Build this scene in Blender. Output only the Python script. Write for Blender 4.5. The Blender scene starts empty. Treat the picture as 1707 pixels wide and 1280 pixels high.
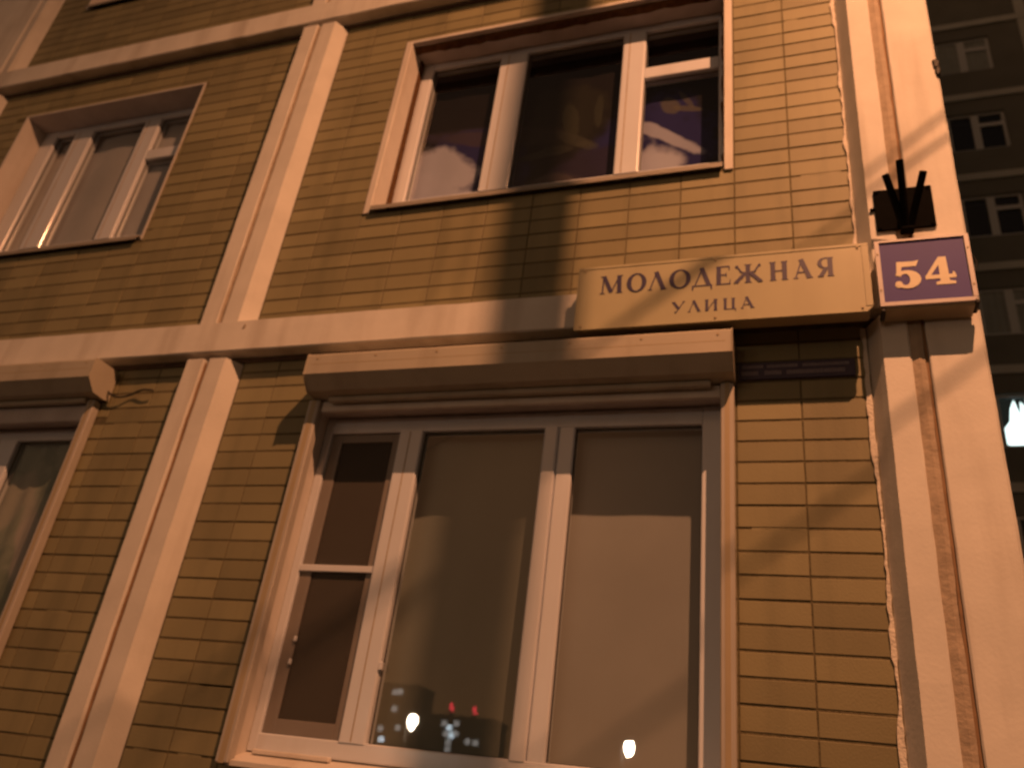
import bpy, math, random
from mathutils import Vector, Matrix
from mathutils.geometry import tessellate_polygon
random.seed(7)
S = bpy.context.scene
COL = S.collection
R = math.radians

# ------------------------------------------------------------------ camera
CAM = Vector((0.0, -3.25, 1.6))
yaw, pitch, roll = R(-21.25334), R(28.04203), R(7.75874)
fwd = Vector((math.sin(yaw) * math.cos(pitch), math.cos(yaw) * math.cos(pitch), math.sin(pitch)))
rgt = Vector((math.cos(yaw), -math.sin(yaw), 0))
upv = rgt.cross(fwd)
r2 = math.cos(roll) * rgt + math.sin(roll) * upv
u2 = -math.sin(roll) * rgt + math.cos(roll) * upv
cd = bpy.data.cameras.new('camera')
cam = bpy.data.objects.new('camera', cd); COL.objects.link(cam)
m = Matrix((r2, u2, -fwd)).transposed().to_4x4(); m.translation = CAM
cam.matrix_world = m
cd.sensor_width = 36.0; cd.lens = 1382.3 / 1707 * 36; cd.clip_start = 0.05; cd.clip_end = 2000
cd.dof.use_dof = True; cd.dof.focus_distance = 1.6; cd.dof.aperture_fstop = 3.5   # a hand-held phone that missed its focus
S.camera = cam

# ------------------------------------------------------------------ night sky
W = bpy.data.worlds.new('World'); S.world = W; W.use_nodes = True
nt = W.node_tree; bg = nt.nodes['Background']
sky = nt.nodes.new('ShaderNodeTexSky'); sky.sky_type = 'NISHITA'; sky.sun_disc = False
sky.sun_elevation = R(25); sky.sun_rotation = R(200)
tint = nt.nodes.new('ShaderNodeMix'); tint.data_type = 'RGBA'; tint.blend_type = 'MULTIPLY'; tint.inputs[0].default_value = 1.0
tint.inputs[7].default_value = (1.0, 0.50, 0.24, 1)      # town glow on a night sky
nt.links.new(sky.outputs[0], tint.inputs[6]); nt.links.new(tint.outputs[2], bg.inputs[0])
bg.inputs[1].default_value = 0.023
S.view_settings.view_transform = 'Standard'; S.view_settings.look = 'None'
S.view_settings.exposure = 0.0; S.view_settings.gamma = 1.0; S.view_settings.use_curve_mapping = False
S.render.engine = 'CYCLES'
S.cycles.max_bounces = 8; S.cycles.transparent_max_bounces = 12
S.cycles.caustics_reflective = False; S.cycles.caustics_refractive = False

# the sodium street lamp that lights the facade: position used by its builder below
LAMP = Vector((1.82, -4.00, 9.35)); LAMP_W = 1020.0; LAMP_RGB = (1.0, 0.405, 0.170)

# ------------------------------------------------------------------ helpers
def link(o, parent=None):
    COL.objects.link(o)
    if parent: o.parent = parent
    return o
class MB:
    def __init__(s): s.v = []; s.f = []
    def add(s, vs, fs):
        n = len(s.v); s.v += [tuple(p) for p in vs]; s.f += [tuple(i + n for i in f) for f in fs]; return s
    def box(s, x0, x1, y0, y1, z0, z1, b=0.0):
        if x0 > x1: x0, x1 = x1, x0
        if y0 > y1: y0, y1 = y1, y0
        if z0 > z1: z0, z1 = z1, z0
        if b <= 0:
            return s.add([(x0,y0,z0),(x1,y0,z0),(x1,y1,z0),(x0,y1,z0),(x0,y0,z1),(x1,y0,z1),(x1,y1,z1),(x0,y1,z1)],
                         [(0,3,2,1),(4,5,6,7),(0,1,5,4),(1,2,6,5),(2,3,7,6),(3,0,4,7)])
        b = min(b, (x1-x0)*.45, (y1-y0)*.45, (z1-z0)*.45)
        lo, hi = (x0,y0,z0), (x1,y1,z1); vs = []; idx = {}
        for c in range(8):
            sg = [(c >> k) & 1 for k in range(3)]
            for ax in range(3):
                p = [0,0,0]
                for k in range(3):
                    e = hi[k] if sg[k] else lo[k]
                    p[k] = e if k == ax else (e - b if sg[k] else e + b)
                idx[(c, ax)] = len(vs); vs.append(p)
        fs = []
        for ax in range(3):
            k1, k2 = (ax+1) % 3, (ax+2) % 3
            for sd in (0, 1):
                q = [idx[((sd << ax) | (a << k1) | (d << k2), ax)] for a, d in ((0,0),(1,0),(1,1),(0,1))]
                fs.append(tuple(q) if sd else tuple(q[::-1]))
            for a in (0, 1):
                for d in (0, 1):
                    c0 = (a << k1) | (d << k2); c1 = c0 | (1 << ax)
                    q = (idx[(c0,k1)], idx[(c1,k1)], idx[(c1,k2)], idx[(c0,k2)])
                    fs.append(q if (a ^ d) else q[::-1])
        for c in range(8):
            q = (idx[(c,0)], idx[(c,1)], idx[(c,2)])
            fs.append(q if bin(c).count('1') % 2 else q[::-1])
        return s.add(vs, fs)
    def prism(s, poly, a0, a1, axis):
        """closed polygon swept along axis 'x' (poly = y,z) or 'z' (poly = x,y) or 'y' (poly = x,z)"""
        n = len(poly)
        f = {'x': lambda p, a: (a, p[0], p[1]), 'z': lambda p, a: (p[0], p[1], a), 'y': lambda p, a: (p[0], a, p[1])}[axis]
        vs = [f(p, a0) for p in poly] + [f(p, a1) for p in poly]
        fs = [(i, (i+1) % n, n + (i+1) % n, n + i) for i in range(n)]
        for t in tessellate_polygon([[Vector((p[0], p[1], 0)) for p in poly]]):
            fs += [tuple(t), tuple(n + i for i in t[::-1])]
        return s.add(vs, fs)
    def tube(s, pts, rad, n=12, cap=True):
        pts = [Vector(p) for p in pts]; rad = rad if isinstance(rad, (list, tuple)) else [rad] * len(pts)
        rings = []; vs = []
        for i, p in enumerate(pts):
            d = (pts[min(i+1, len(pts)-1)] - pts[max(i-1, 0)]).normalized()
            a = d.orthogonal().normalized() if i == 0 else (a - d * a.dot(d)).normalized()
            b = d.cross(a)
            rings.append(range(len(vs), len(vs) + n))
            vs += [p + rad[i] * (math.cos(2*math.pi*k/n) * a + math.sin(2*math.pi*k/n) * b) for k in range(n)]
        fs = []
        for q, w in zip(rings, rings[1:]):
            fs += [(q[k], q[(k+1) % n], w[(k+1) % n], w[k]) for k in range(n)]
        if cap: fs += [tuple(rings[0])[::-1], tuple(rings[-1])]
        return s.add(vs, fs)
    def build(s, name, mat, parent=None, smooth=False):
        me = bpy.data.meshes.new(name); me.from_pydata(s.v, [], s.f); me.materials.append(mat)
        import bmesh
        bm = bmesh.new(); bm.from_mesh(me)
        if len(s.f) > 1: bmesh.ops.recalc_face_normals(bm, faces=bm.faces); bm.to_mesh(me); bm.free()
        if smooth:
            for p in me.polygons: p.use_smooth = True
        return link(bpy.data.objects.new(name, me), parent)
def B(*a, b=0.0): return MB().box(*a, b=b)
def sheet(x0, x1, y, z0, z1): return MB().add([(x0,y,z0),(x1,y,z0),(x1,y,z1),(x0,y,z1)], [(0,1,2,3)])
def empty(name, loc=(0,0,0)):
    o = bpy.data.objects.new(name, None); o.location = loc; o.empty_display_size = .1
    return link(o)
def tag(o, label=None, cat=None, group=None, kind=None):
    if label: o['label'] = label
    if cat: o['category'] = cat
    if group: o['group'] = group
    if kind: o['kind'] = kind
    return o

# ------------------------------------------------------------------ materials
def mat(name, col, rough=.6, var=.0, scale=6.0, bump=0.0, bscale=60.0, spec=.5, metal=0.0, stain=None, stain_amt=0.0, island=0.0, streak=False):
    M = bpy.data.materials.new(name); M.use_nodes = True
    t = M.node_tree; N = t.nodes; p = N['Principled BSDF']
    p.inputs['Base Color'].default_value = (*col, 1); p.inputs['Roughness'].default_value = rough
    p.inputs['Metallic'].default_value = metal; p.inputs['Specular IOR Level'].default_value = spec
    geo = N.new('ShaderNodeNewGeometry'); src = geo.outputs['Position']
    cur = None
    def rgb(c):
        n = N.new('ShaderNodeRGB'); n.outputs[0].default_value = (*c, 1); return n.outputs[0]
    def mix(a, b, fac, mode='MIX'):
        n = N.new('ShaderNodeMix'); n.data_type = 'RGBA'; n.blend_type = mode
        if isinstance(fac, float): n.inputs[0].default_value = fac
        else: t.links.new(fac, n.inputs[0])
        t.links.new(a, n.inputs[6]); t.links.new(b, n.inputs[7]); return n.outputs[2]
    def rng(v, a, b, c, d):
        n = N.new('ShaderNodeMapRange'); t.links.new(v, n.inputs[0])
        for k, x in enumerate((a, b, c, d)): n.inputs[k+1].default_value = x
        return n.outputs[0]
    def noise(sc, det=5.0, stretch=None):
        n = N.new('ShaderNodeTexNoise'); n.inputs['Scale'].default_value = sc; n.inputs['Detail'].default_value = det
        if stretch:
            mp = N.new('ShaderNodeMapping'); mp.inputs['Scale'].default_value = stretch
            t.links.new(src, mp.inputs[0]); t.links.new(mp.outputs[0], n.inputs['Vector'])
        else: t.links.new(src, n.inputs['Vector'])
        return n.outputs['Fac']
    cur = rgb(col)
    if var > 0:
        f = rng(noise(scale), .25, .75, 1 - var, 1 + var)
        c = N.new('ShaderNodeVectorMath'); c.operation = 'SCALE'; t.links.new(cur, c.inputs[0]); t.links.new(f, c.inputs['Scale']); cur = c.outputs[0]
    if island > 0:
        oi = N.new('ShaderNodeObjectInfo'); ad = N.new('ShaderNodeMath'); ad.operation = 'ADD'
        t.links.new(oi.outputs['Random'], ad.inputs[0]); t.links.new(geo.outputs['Random Per Island'], ad.inputs[1])
        fr = N.new('ShaderNodeMath'); fr.operation = 'FRACT'; t.links.new(ad.outputs[0], fr.inputs[0])
        f = rng(fr.outputs[0], 0, 1, 1 - island, 1 + island)
        c = N.new('ShaderNodeVectorMath'); c.operation = 'SCALE'; t.links.new(cur, c.inputs[0]); t.links.new(f, c.inputs['Scale']); cur = c.outputs[0]
    if stain:
        f = rng(noise(2.3, 8.0, (3.0, 3.0, .35) if streak else None), .5, .78, 0.0, stain_amt)
        cur = mix(cur, rgb(stain), f)
    t.links.new(cur, p.inputs['Base Color'])
    if bump > 0:
        bn = N.new('ShaderNodeBump'); bn.inputs['Strength'].default_value = bump; bn.inputs['Distance'].default_value = .01
        t.links.new(noise(bscale, 6.0), bn.inputs['Height']); t.links.new(bn.outputs[0], p.inputs['Normal'])
    return M
def emit(name, col, st):
    M = bpy.data.materials.new(name); M.use_nodes = True; t = M.node_tree
    t.nodes.remove(t.nodes['Principled BSDF']); e = t.nodes.new('ShaderNodeEmission')
    e.inputs[0].default_value = (*col, 1); e.inputs[1].default_value = st
    t.links.new(e.outputs[0], t.nodes['Material Output'].inputs[0]); return M
def glass(name, tintc=(.86,.88,.86), gain=1.0):
    M = bpy.data.materials.new(name); M.use_nodes = True; t = M.node_tree; N = t.nodes
    N.remove(N['Principled BSDF'])
    tr = N.new('ShaderNodeBsdfTransparent'); tr.inputs[0].default_value = (*tintc, 1)
    gl = N.new('ShaderNodeBsdfGlossy'); gl.inputs['Roughness'].default_value = .012
    fr = N.new('ShaderNodeFresnel'); ge = N.new('ShaderNodeNewGeometry')      # one thin sheet: the same from both sides
    io = N.new('ShaderNodeMapRange'); io.inputs[3].default_value = 1.5; io.inputs[4].default_value = 1/1.5
    t.links.new(ge.outputs['Backfacing'], io.inputs[0]); t.links.new(io.outputs[0], fr.inputs[0])
    mu = N.new('ShaderNodeMath'); mu.operation = 'MULTIPLY'; mu.inputs[1].default_value = 1.7 * gain; mu.use_clamp = True
    mx = N.new('ShaderNodeMixShader')
    t.links.new(fr.outputs[0], mu.inputs[0]); t.links.new(mu.outputs[0], mx.inputs[0])
    t.links.new(tr.outputs[0], mx.inputs[1]); t.links.new(gl.outputs[0], mx.inputs[2])
    t.links.new(mx.outputs[0], N['Material Output'].inputs[0]); return M

M_conc = mat('white_concrete', (.70,.685,.655), .85, .08, 5, .08, 70, .3, stain=(.33,.28,.23), stain_amt=.5, streak=True)
M_tile = mat('ochre_tile', (.242,.219,.124), .55, .10, 2.2, .12, 120, .4, island=.15, stain=(.125,.115,.065), stain_amt=.5, streak=True)
M_mort = mat('mortar', (.135,.118,.072), .95, .25, 20, .5, 90, .2)
M_grout = mat('smeared_white_mortar', (.68,.64,.58), .9, .12, 25, .6, 80, .2)
M_seal = mat('joint_sealant', (.40,.33,.26), .8, .18, 14, .5, 40, .3)
M_brown = mat('brown_mastic', (.24,.15,.085), .85, .2, 20)
M_rail = mat('brown_grey_rail', (.45,.425,.39), .45, .06, 9)
M_crack = mat('dark_joint', (.10,.065,.04), .9, .3, 20)
M_pvc = mat('white_plastic', (.66,.70,.78), .28, .03, 4, .0, 60, .5, stain=(.40,.36,.32), stain_amt=.22, streak=True)
M_pvc.node_tree.nodes['Principled BSDF'].inputs['Coat Weight'].default_value = .6
M_pvc.node_tree.nodes['Principled BSDF'].inputs['Coat Roughness'].default_value = .11
M_box = mat('beige_aluminium', (.44,.41,.345), .42, .05, 5, .03, 30, .5, stain=(.22,.18,.13), stain_amt=.45, streak=True)
M_flash = mat('painted_flashing', (.66,.63,.60), .45, .06, 7, .05, 25, .5, stain=(.36,.28,.2), stain_amt=.4, streak=True)
M_sill = mat('grey_sill_metal', (.30,.28,.25), .5, .12, 9, .05, 30, .5)
M_foam = mat('brown_mounting_foam', (.12,.062,.026), .95, .35, 30, .8, 60, .2)
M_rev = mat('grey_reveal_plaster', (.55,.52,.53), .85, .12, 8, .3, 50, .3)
M_glass = glass('window_glass')
M_net_frame = mat('brown_screen_frame', (.21,.19,.175), .5, .06, 8)
M_gasket = mat('black_gasket', (.03,.028,.026), .7)
M_sign = mat('cream_sign_face', (.42,.395,.265), .38, .05, 6, .0, 60, .5, stain=(.25,.20,.12), stain_amt=.4, streak=True)
M_signside = mat('sign_side', (.40,.33,.22), .5, .06, 8)
M_navy = mat('navy_lettering', (.035,.03,.095), .5)
M_blue = mat('blue_sign_face', (.062,.050,.235), .5, .05, 8, spec=.2, stain=(.05,.045,.10), stain_amt=.3, streak=True)
M_num = mat('cream_numerals', (.62,.55,.40), .45, .05, 30)
M_pinkframe = mat('white_sign_frame', (.55,.51,.53), .35, .05, 12, .0, 60, .5)
M_black = mat('black_painted_steel', (.005,.0048,.0046), .9, .2, 20, .1, 60, .03)
M_plaque = mat('dark_blue_plaque', (.035,.03,.075), .4)
M_plaque_t = mat('pale_plaque_lettering', (.22,.20,.24), .6)
M_dark = mat('dark_interior', (.03,.026,.022), .9)
M_asph = mat('asphalt', (.055,.052,.05), .95, .2, 3, .5, 80, .3)
M_render = mat('building_core', (.22,.21,.17), .9, .1, 2)
M_steel = mat('galvanised_steel', (.32,.32,.31), .45, .1, 10, metal=.6)
M_cable = mat('black_cable', (.02,.02,.02), .6)
M_net = None

def mat_net():
    M = bpy.data.materials.new('insect_mesh'); M.use_nodes = True; t = M.node_tree; N = t.nodes
    p = N['Principled BSDF']; p.inputs['Base Color'].default_value = (.075,.068,.06,1); p.inputs['Roughness'].default_value = .8
    tr = N.new('ShaderNodeBsdfTransparent'); mx = N.new('ShaderNodeMixShader'); mx.inputs[0].default_value = .62
    t.links.new(tr.outputs[0], mx.inputs[1]); t.links.new(p.outputs[0], mx.inputs[2]); t.links.new(mx.outputs[0], N['Material Output'].inputs[0])
    return M
M_net = mat_net()

def mat_print(name, base, spots, noise_sc, second=None, second_amt=0.0, wave=None):
    """printed cloth: base colour, soft blobs (cx, cz, rx, rz, angle, colour, strength) in facade x/z with ragged edges"""
    M = bpy.data.materials.new(name); M.use_nodes = True; t = M.node_tree; N = t.nodes; L = t.links.new
    p = N['Principled BSDF']; p.inputs['Roughness'].default_value = .9; p.inputs['Specular IOR Level'].default_value = .15
    geo = N.new('ShaderNodeNewGeometry')
    nz = N.new('ShaderNodeTexNoise'); nz.inputs['Scale'].default_value = noise_sc; nz.inputs['Detail'].default_value = 6
    L(geo.outputs['Position'], nz.inputs['Vector'])
    cur = N.new('ShaderNodeRGB'); cur.outputs[0].default_value = (*base, 1); cur = cur.outputs[0]
    def mixc(cur, colour, fac):
        c = N.new('ShaderNodeRGB'); c.outputs[0].default_value = (*colour, 1)
        mx = N.new('ShaderNodeMix'); mx.data_type = 'RGBA'; L(fac, mx.inputs[0]); L(cur, mx.inputs[6]); L(c.outputs[0], mx.inputs[7]); return mx.outputs[2]
    if second:
        n2 = N.new('ShaderNodeTexNoise'); n2.inputs['Scale'].default_value = noise_sc * 1.3; n2.inputs['Detail'].default_value = 4; n2.inputs['Distortion'].default_value = 1.5
        L(geo.outputs['Position'], n2.inputs['Vector'])
        r = N.new('ShaderNodeMapRange'); L(n2.outputs['Fac'], r.inputs[0]); r.inputs[1].default_value = .46; r.inputs[2].default_value = .66; r.inputs[4].default_value = second_amt
        cur = mixc(cur, second, r.outputs[0])
    for cx, cz, rx, rz, ang, colr, st in spots:
        s1 = N.new('ShaderNodeVectorMath'); s1.operation = 'SUBTRACT'; L(geo.outputs['Position'], s1.inputs[0]); s1.inputs[1].default_value = (cx, 0, cz)
        mp = N.new('ShaderNodeMapping'); mp.inputs['Rotation'].default_value = (0, R(ang), 0); L(s1.outputs[0], mp.inputs[0])
        m2 = N.new('ShaderNodeVectorMath'); m2.operation = 'MULTIPLY'; L(mp.outputs[0], m2.inputs[0]); m2.inputs[1].default_value = (1/rx, 0, 1/rz)
        ln = N.new('ShaderNodeVectorMath'); ln.operation = 'LENGTH'; L(m2.outputs[0], ln.inputs[0])
        a = N.new('ShaderNodeMath'); a.operation = 'MULTIPLY_ADD'; L(nz.outputs['Fac'], a.inputs[0]); a.inputs[1].default_value = 1.3; L(ln.outputs['Value'], a.inputs[2])
        r = N.new('ShaderNodeMapRange'); r.interpolation_type = 'SMOOTHSTEP'; L(a.outputs[0], r.inputs[0])
        r.inputs[1].default_value = 1.85; r.inputs[2].default_value = 1.45; r.inputs[3].default_value = 0; r.inputs[4].default_value = st
        cur = mixc(cur, colr, r.outputs[0])
    L(cur, p.inputs['Base Color'])
    return M

# ------------------------------------------------------------------ ground
g = B(-260, 260, -300, 120, -.3, 0).build('ground', M_asph); tag(g, kind='structure')

# ------------------------------------------------------------------ the building
FH = 2.72                                           # storey height
PR = .09                                            # how far the panel rims stand proud of the tiles
b_root = empty('apartment_building', (-3, .2, 0))
tag(b_root, 'panel apartment building faced with ochre tiles and white concrete rims, filling the view', 'building')
def part(mb, name, mt, parent=None, smooth=False):
    """parts are modelled in world coordinates; the root stands at its base"""
    o = mb.build(name, mt, smooth=smooth)
    o.parent = parent or b_root; o.matrix_parent_inverse = (parent or b_root).matrix_basis.inverted() if (parent is None) else Matrix()
    return o
bpy.context.view_layer.update()

part(MB().box(-14, .70, .42, 12, 0, 24).box(-14, .7, .03, .42, 9.4, 24).box(-14, -6.9, .03, .42, 0, 9.4).box(-14, .7, .03, .42, 0, .9), 'core', M_render)

BAYS = [(-6.01, -3.215), (-2.835, .30)]             # tile fields between the bevels
# windows: (bay, storey) -> opening x0, x1, z0, z1
OPEN = {(1,0): (-2.29,-.29,1.70,3.36), (1,1): (-2.29,-.275,4.66,6.085), (0,1): (-5.655,-3.96,4.66,6.09), (0,0): (-5.655,-3.765,1.70,3.36),
        (1,2): (-2.29,-.275,4.66+FH,6.085+FH), (0,2): (-5.655,-3.96,4.66+FH,6.09+FH)}
FIELDZ = [(.90, 3.665), (3.93, 6.385), (3.93+FH, 6.385+FH)]
ROW0 = [3.225, 4.17, 4.17+FH]; RP = .0943; CP = .264; COL0 = .0331

def frame_of(x0, x1, z0, z1, o):
    a, b_, c, d = o
    return [(x0, a, z0, z1), (b_, x1, z0, z1), (a, b_, z0, c), (a, b_, d, z1)]
tiles = []
for bay, (x0, x1) in enumerate(BAYS):
    for st, (z0, z1) in enumerate(FIELDZ):
        o = OPEN[(bay, st)]
        mb = MB()
        for r in frame_of(x0 - .06, x1 + .06, z0 - (.9 if st == 0 else .25), z1 + .27, o): mb.box(r[0], r[1], .0028, .30, r[2], r[3])
        wp = part(mb, 'wall_panel', M_mort)
        k0 = math.floor((z0 - ROW0[st]) / RP); k1 = math.ceil((z1 - ROW0[st]) / RP)
        c0 = math.floor((x0 - COL0) / CP); c1 = math.ceil((x1 - COL0) / CP)
        for k in range(k0, k1):
            for c in range(c0, c1):
                tx0 = max(COL0 + c*CP + .003, x0); tx1 = min(COL0 + (c+1)*CP - .003, x1)
                tz0 = max(ROW0[st] + k*RP + .005, z0); tz1 = min(ROW0[st] + (k+1)*RP - .005, z1)
                if tx1 - tx0 < .012 or tz1 - tz0 < .012: continue
                # cut against the opening (kept clear of its liner)
                a, b_, cc, d = o[0]-.004, o[1]+.004, o[2]-.004, o[3]+.004
                pcs = [(tx0, tx1, tz0, tz1)]
                if tx1 > a and tx0 < b_ and tz1 > cc and tz0 < d:
                    pcs = [(tx0, min(tx1, a), tz0, tz1), (max(tx0, b_), tx1, tz0, tz1), (tx0, tx1, tz0, min(tz1, cc)), (tx0, tx1, max(tz0, d), tz1)]
                    pcs = [q for q in pcs if q[1]-q[0] > .012 and q[3]-q[2] > .012]
                    pcs = sorted(pcs, key=lambda q: -(q[1]-q[0])*(q[3]-q[2]))[:1]
                for q in pcs: tiles.append((wp, q))
def pxarea(q):
    v = []
    for x, z in ((q[0],q[2]),(q[1],q[2]),(q[1],q[3]),(q[0],q[3])):
        d = Vector((x, 0, z)) - CAM; w = d.dot(fwd)
        if w < .1: return 0
        v.append((1382.3*d.dot(r2)/w + 853.5, 640 - 1382.3*d.dot(u2)/w))
    cx = sum(p[0] for p in v)/4; cy = sum(p[1] for p in v)/4
    if not (0 < cx < 1707 and 0 < cy < 1280): return 0
    if 966 < cx < 1625 and 400 < cy < 520: return 0          # behind the street signs
    return abs(sum(v[i][0]*v[(i+1)%4][1] - v[(i+1)%4][0]*v[i][1] for i in range(4)))/2
tiles.sort(key=lambda t: -pxarea(t[1]))
unit = None
rest = MB()
def tile_geo(mb, x0, x1, z0, z1, y, bx, bz):
    yb = .012
    vs = [(x0,yb,z0),(x1,yb,z0),(x1,yb,z1),(x0,yb,z1),(x0,y+.0012,z0),(x1,y+.0012,z0),(x1,y+.0012,z1),(x0,y+.0012,z1),
          (x0+bx,y,z0+bz),(x1-bx,y,z0+bz),(x1-bx,y,z1-bz),(x0+bx,y,z1-bz)]
    fs = [(8,9,10,11)]
    for i in range(4):
        j = (i+1) % 4; fs += [(i, j, 4+j, 4+i), (4+i, 4+j, 8+j, 8+i)]
    mb.add(vs, fs)
um = MB(); tile_geo(um, -.5, .5, -.5, .5, 0, .006, .018)
uo = um.build('tile', M_tile); unit = uo.data; bpy.data.objects.remove(uo)
for i, (wp, q) in enumerate(tiles):
    if i < 300:
        o = bpy.data.objects.new('tile', unit); link(o, wp)
        o.location = ((q[0]+q[1])/2, random.uniform(-.0012, .0009), (q[2]+q[3])/2)
        o.scale = (q[1]-q[0], 1, q[3]-q[2]); o.rotation_euler = (random.gauss(0, .0045), random.gauss(0, .0022), random.gauss(0, .0016))
    else:
        dx, dz = random.gauss(0, .0006), random.gauss(0, .0006)
        tile_geo(rest, q[0]+dx, q[1]+dx, q[2]+dz, q[3]+dz, random.uniform(-.0014, .0010), .0015, .0015)
o = part(rest, 'tile_field', M_tile); o['kind'] = 'stuff'

# pieces of smeared mortar filling a few of the joints
for _ in range(26):
    wp, q = random.choice(tiles[:420])
    mb = MB(); L_ = random.uniform(.05, .22)
    L_ = min(L_, q[1]-q[0]-.01)
    if L_ < .03: continue
    x = random.uniform(q[0], q[1]-L_); z = q[2]-.005
    pts = 7
    up = [(x + L_*i/pts, z + .0045 + random.uniform(-.002, .001)) for i in range(pts+1)]
    dn = [(x + L_*i/pts, z - .0045 + random.uniform(-.001, .002)) for i in range(pts+1)]
    mb.prism(up + dn[::-1], .0012, .0095, 'y'); part(mb, 'joint_filler', M_tile)

# --- rims: a profile swept along z with slightly uneven edges
def sweep(profile, zs, jit=.0006, top_taper=None):
    """profile: list of (x, y); zs heights; last rings may be tapered"""
    mb = MB(); n = len(profile); vs = []
    for i, z in enumerate(zs):
        for k, (x, y) in enumerate(profile):
            j = jit if 0 < k < n-1 else 0
            xx, yy = x, y
            if top_taper and z in top_taper: xx, yy = top_taper[z](k, x, y)
            vs.append((xx + random.gauss(0, j), yy + random.gauss(0, j*.6), z))
    fs = []
    for i in range(len(zs)-1):
        for k in range(n-1): fs.append((i*n+k, i*n+k+1, (i+1)*n+k+1, (i+1)*n+k))
    fs.append(tuple(range(n))); fs.append(tuple((len(zs)-1)*n + k for k in range(n)))
    mb.add(vs, fs); return mb
def zsteps(a, b, s=.09):
    n = max(2, int((b-a)/s)); return [a + (b-a)*i/n for i in range(n+1)]
SEGZ = [(0.0, 3.655), (3.80, 6.375), (3.80+FH, 9.2)]
def pil(zr, prof, bevel_right=True, bevel_left=False):
    zs = zsteps(*zr); t0, t1 = zs[-1], zs[-2]
    n = len(prof)
    def tap(k, x, y):
        if bevel_right and k == n-1: return (prof[n-2][0] + .008, 0.012)
        if bevel_left and k == 0: return (prof[1][0] - .008, .012)
        return (x, y)
    zs.insert(-1, t0 - .0005)
    return sweep(prof, zs, top_taper={t0: tap})
for si, zr in enumerate(SEGZ):
    # left pilaster: two panel rims with an open joint between
    part(pil(zr, [(-3.215,.02), (-3.150,-PR), (-3.045,-PR), (-3.038,-PR+.012), (-3.038,.02)], False, True), 'panel_rim', M_conc)
    part(pil(zr, [(-3.016,.02), (-3.016,-PR+.016), (-3.006,-PR+.004), (-2.902,-PR+.004), (-2.835,.02)], True), 'panel_rim', M_conc)
    w = [(-3.039,-.076), (-3.015,-.076)] if si == 0 else [(-3.039,-.083), (-3.015,-.083)]
    part(sweep([(w[0][0],.02), w[0], ((w[0][0]+w[1][0])/2, w[0][1]+.008), w[1], (w[1][0],.02)], zsteps(zr[0], zr[1]-.02), .0012), 'joint_seal', M_brown if si == 0 else M_seal)
    # far left: plain white panel, open joint, rim
    part(pil(zr, [(-9.5,.02), (-9.5,-PR), (-6.175,-PR), (-6.165,-PR+.01), (-6.165,.02)], False), 'plain_panel', M_conc)
    part(pil(zr, [(-6.140,.02), (-6.140,-PR+.01), (-6.132,-PR), (-6.075,-PR), (-6.01,.02)], True), 'panel_rim', M_conc)
    part(sweep([(-6.166,.02), (-6.166,-.055), (-6.139,-.055), (-6.139,.02)], zsteps(zr[0], zr[1]-.02), .001), 'joint_seal', M_crack)
    # right: rim with bevel, wide sealed joint, corner panel
    part(pil(zr, [(.300,.02), (.355,-PR), (.450,-PR), (.458,-PR+.006), (.458,.02)], False, True), 'panel_rim', M_conc)
    part(sweep([(.457,.02), (.457,-PR+.012), (.488,-PR+.003), (.507,-PR+.008), (.507,.02)], zsteps(*zr), .0012), 'joint_seal', M_seal)
    part(sweep([(.508,.02), (.508,-PR+.014), (.520,-PR+.014), (.520,.02)], zsteps(*zr), .001), 'joint_crack', M_brown)
    part(sweep([(.521,.02), (.521,-PR+.006), (.527,-PR), (.716,-PR), (.728,-PR+.012), (.728,.42), (.521,.42)], zsteps(zr[0], zr[1]), .0006), 'corner_panel', M_conc)
# ragged smeared mortar where tiles meet the right rim
for si, (z0, z1) in enumerate(FIELDZ):
    zs = zsteps(z0, z1-.02, .03)
    lo = []; hi = []
    wv = .010
    for z in zs:
        wv = min(.019, max(.003, wv + random.gauss(0, .0045)))
        lo.append((.300 - wv, z)); hi.append((.304 + random.uniform(-.001, .003), z))
    part(MB().prism(lo + hi[::-1], -.010, .006, 'y'), 'mortar_edge', M_grout)

# --- bands at each storey: bottom rim of the panels above
def band(x0, x1, zb, zt, name='band'):
    prof = [(.02, zb), (-PR+.004, zb), (-PR-.003, zb+.007), (-PR-.003, zt), (.02, zt+.06)]
    n = max(3, int((x1-x0)/.10)); mb = MB(); vs = []
    for i in range(n+1):
        x = x0 + (x1-x0)*i/n
        for k, (y, z) in enumerate(prof):
            j = .0008 if 0 < k < 4 else 0
            vs.append((x, y + random.gauss(0, j*.5), z + random.gauss(0, j)))
    fs = []
    for i in range(n):
        for k in range(4): fs.append((i*5+k, i*5+k+1, (i+1)*5+k+1, (i+1)*5+k))
    fs += [tuple(range(5)), tuple(n*5+k for k in range(5))]
    mb.add(vs, fs); return part(mb, name, M_conc)
for zb, zt in ((3.692, 3.884), (3.692+FH, 3.884+FH)):
    band(-9.5, -6.165, zb, zt); band(-6.140, -3.028, zb, zt); band(-3.026, .470, zb, zt); band(.5215, .729, zb, zt)
# dark slot under each band (horizontal joint between panels)
for zb in (3.692, 3.692+FH):
    part(B(-6.1, .46, -.012, .02, zb-.030, zb-.002), 'horizontal_joint', M_crack)
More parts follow.
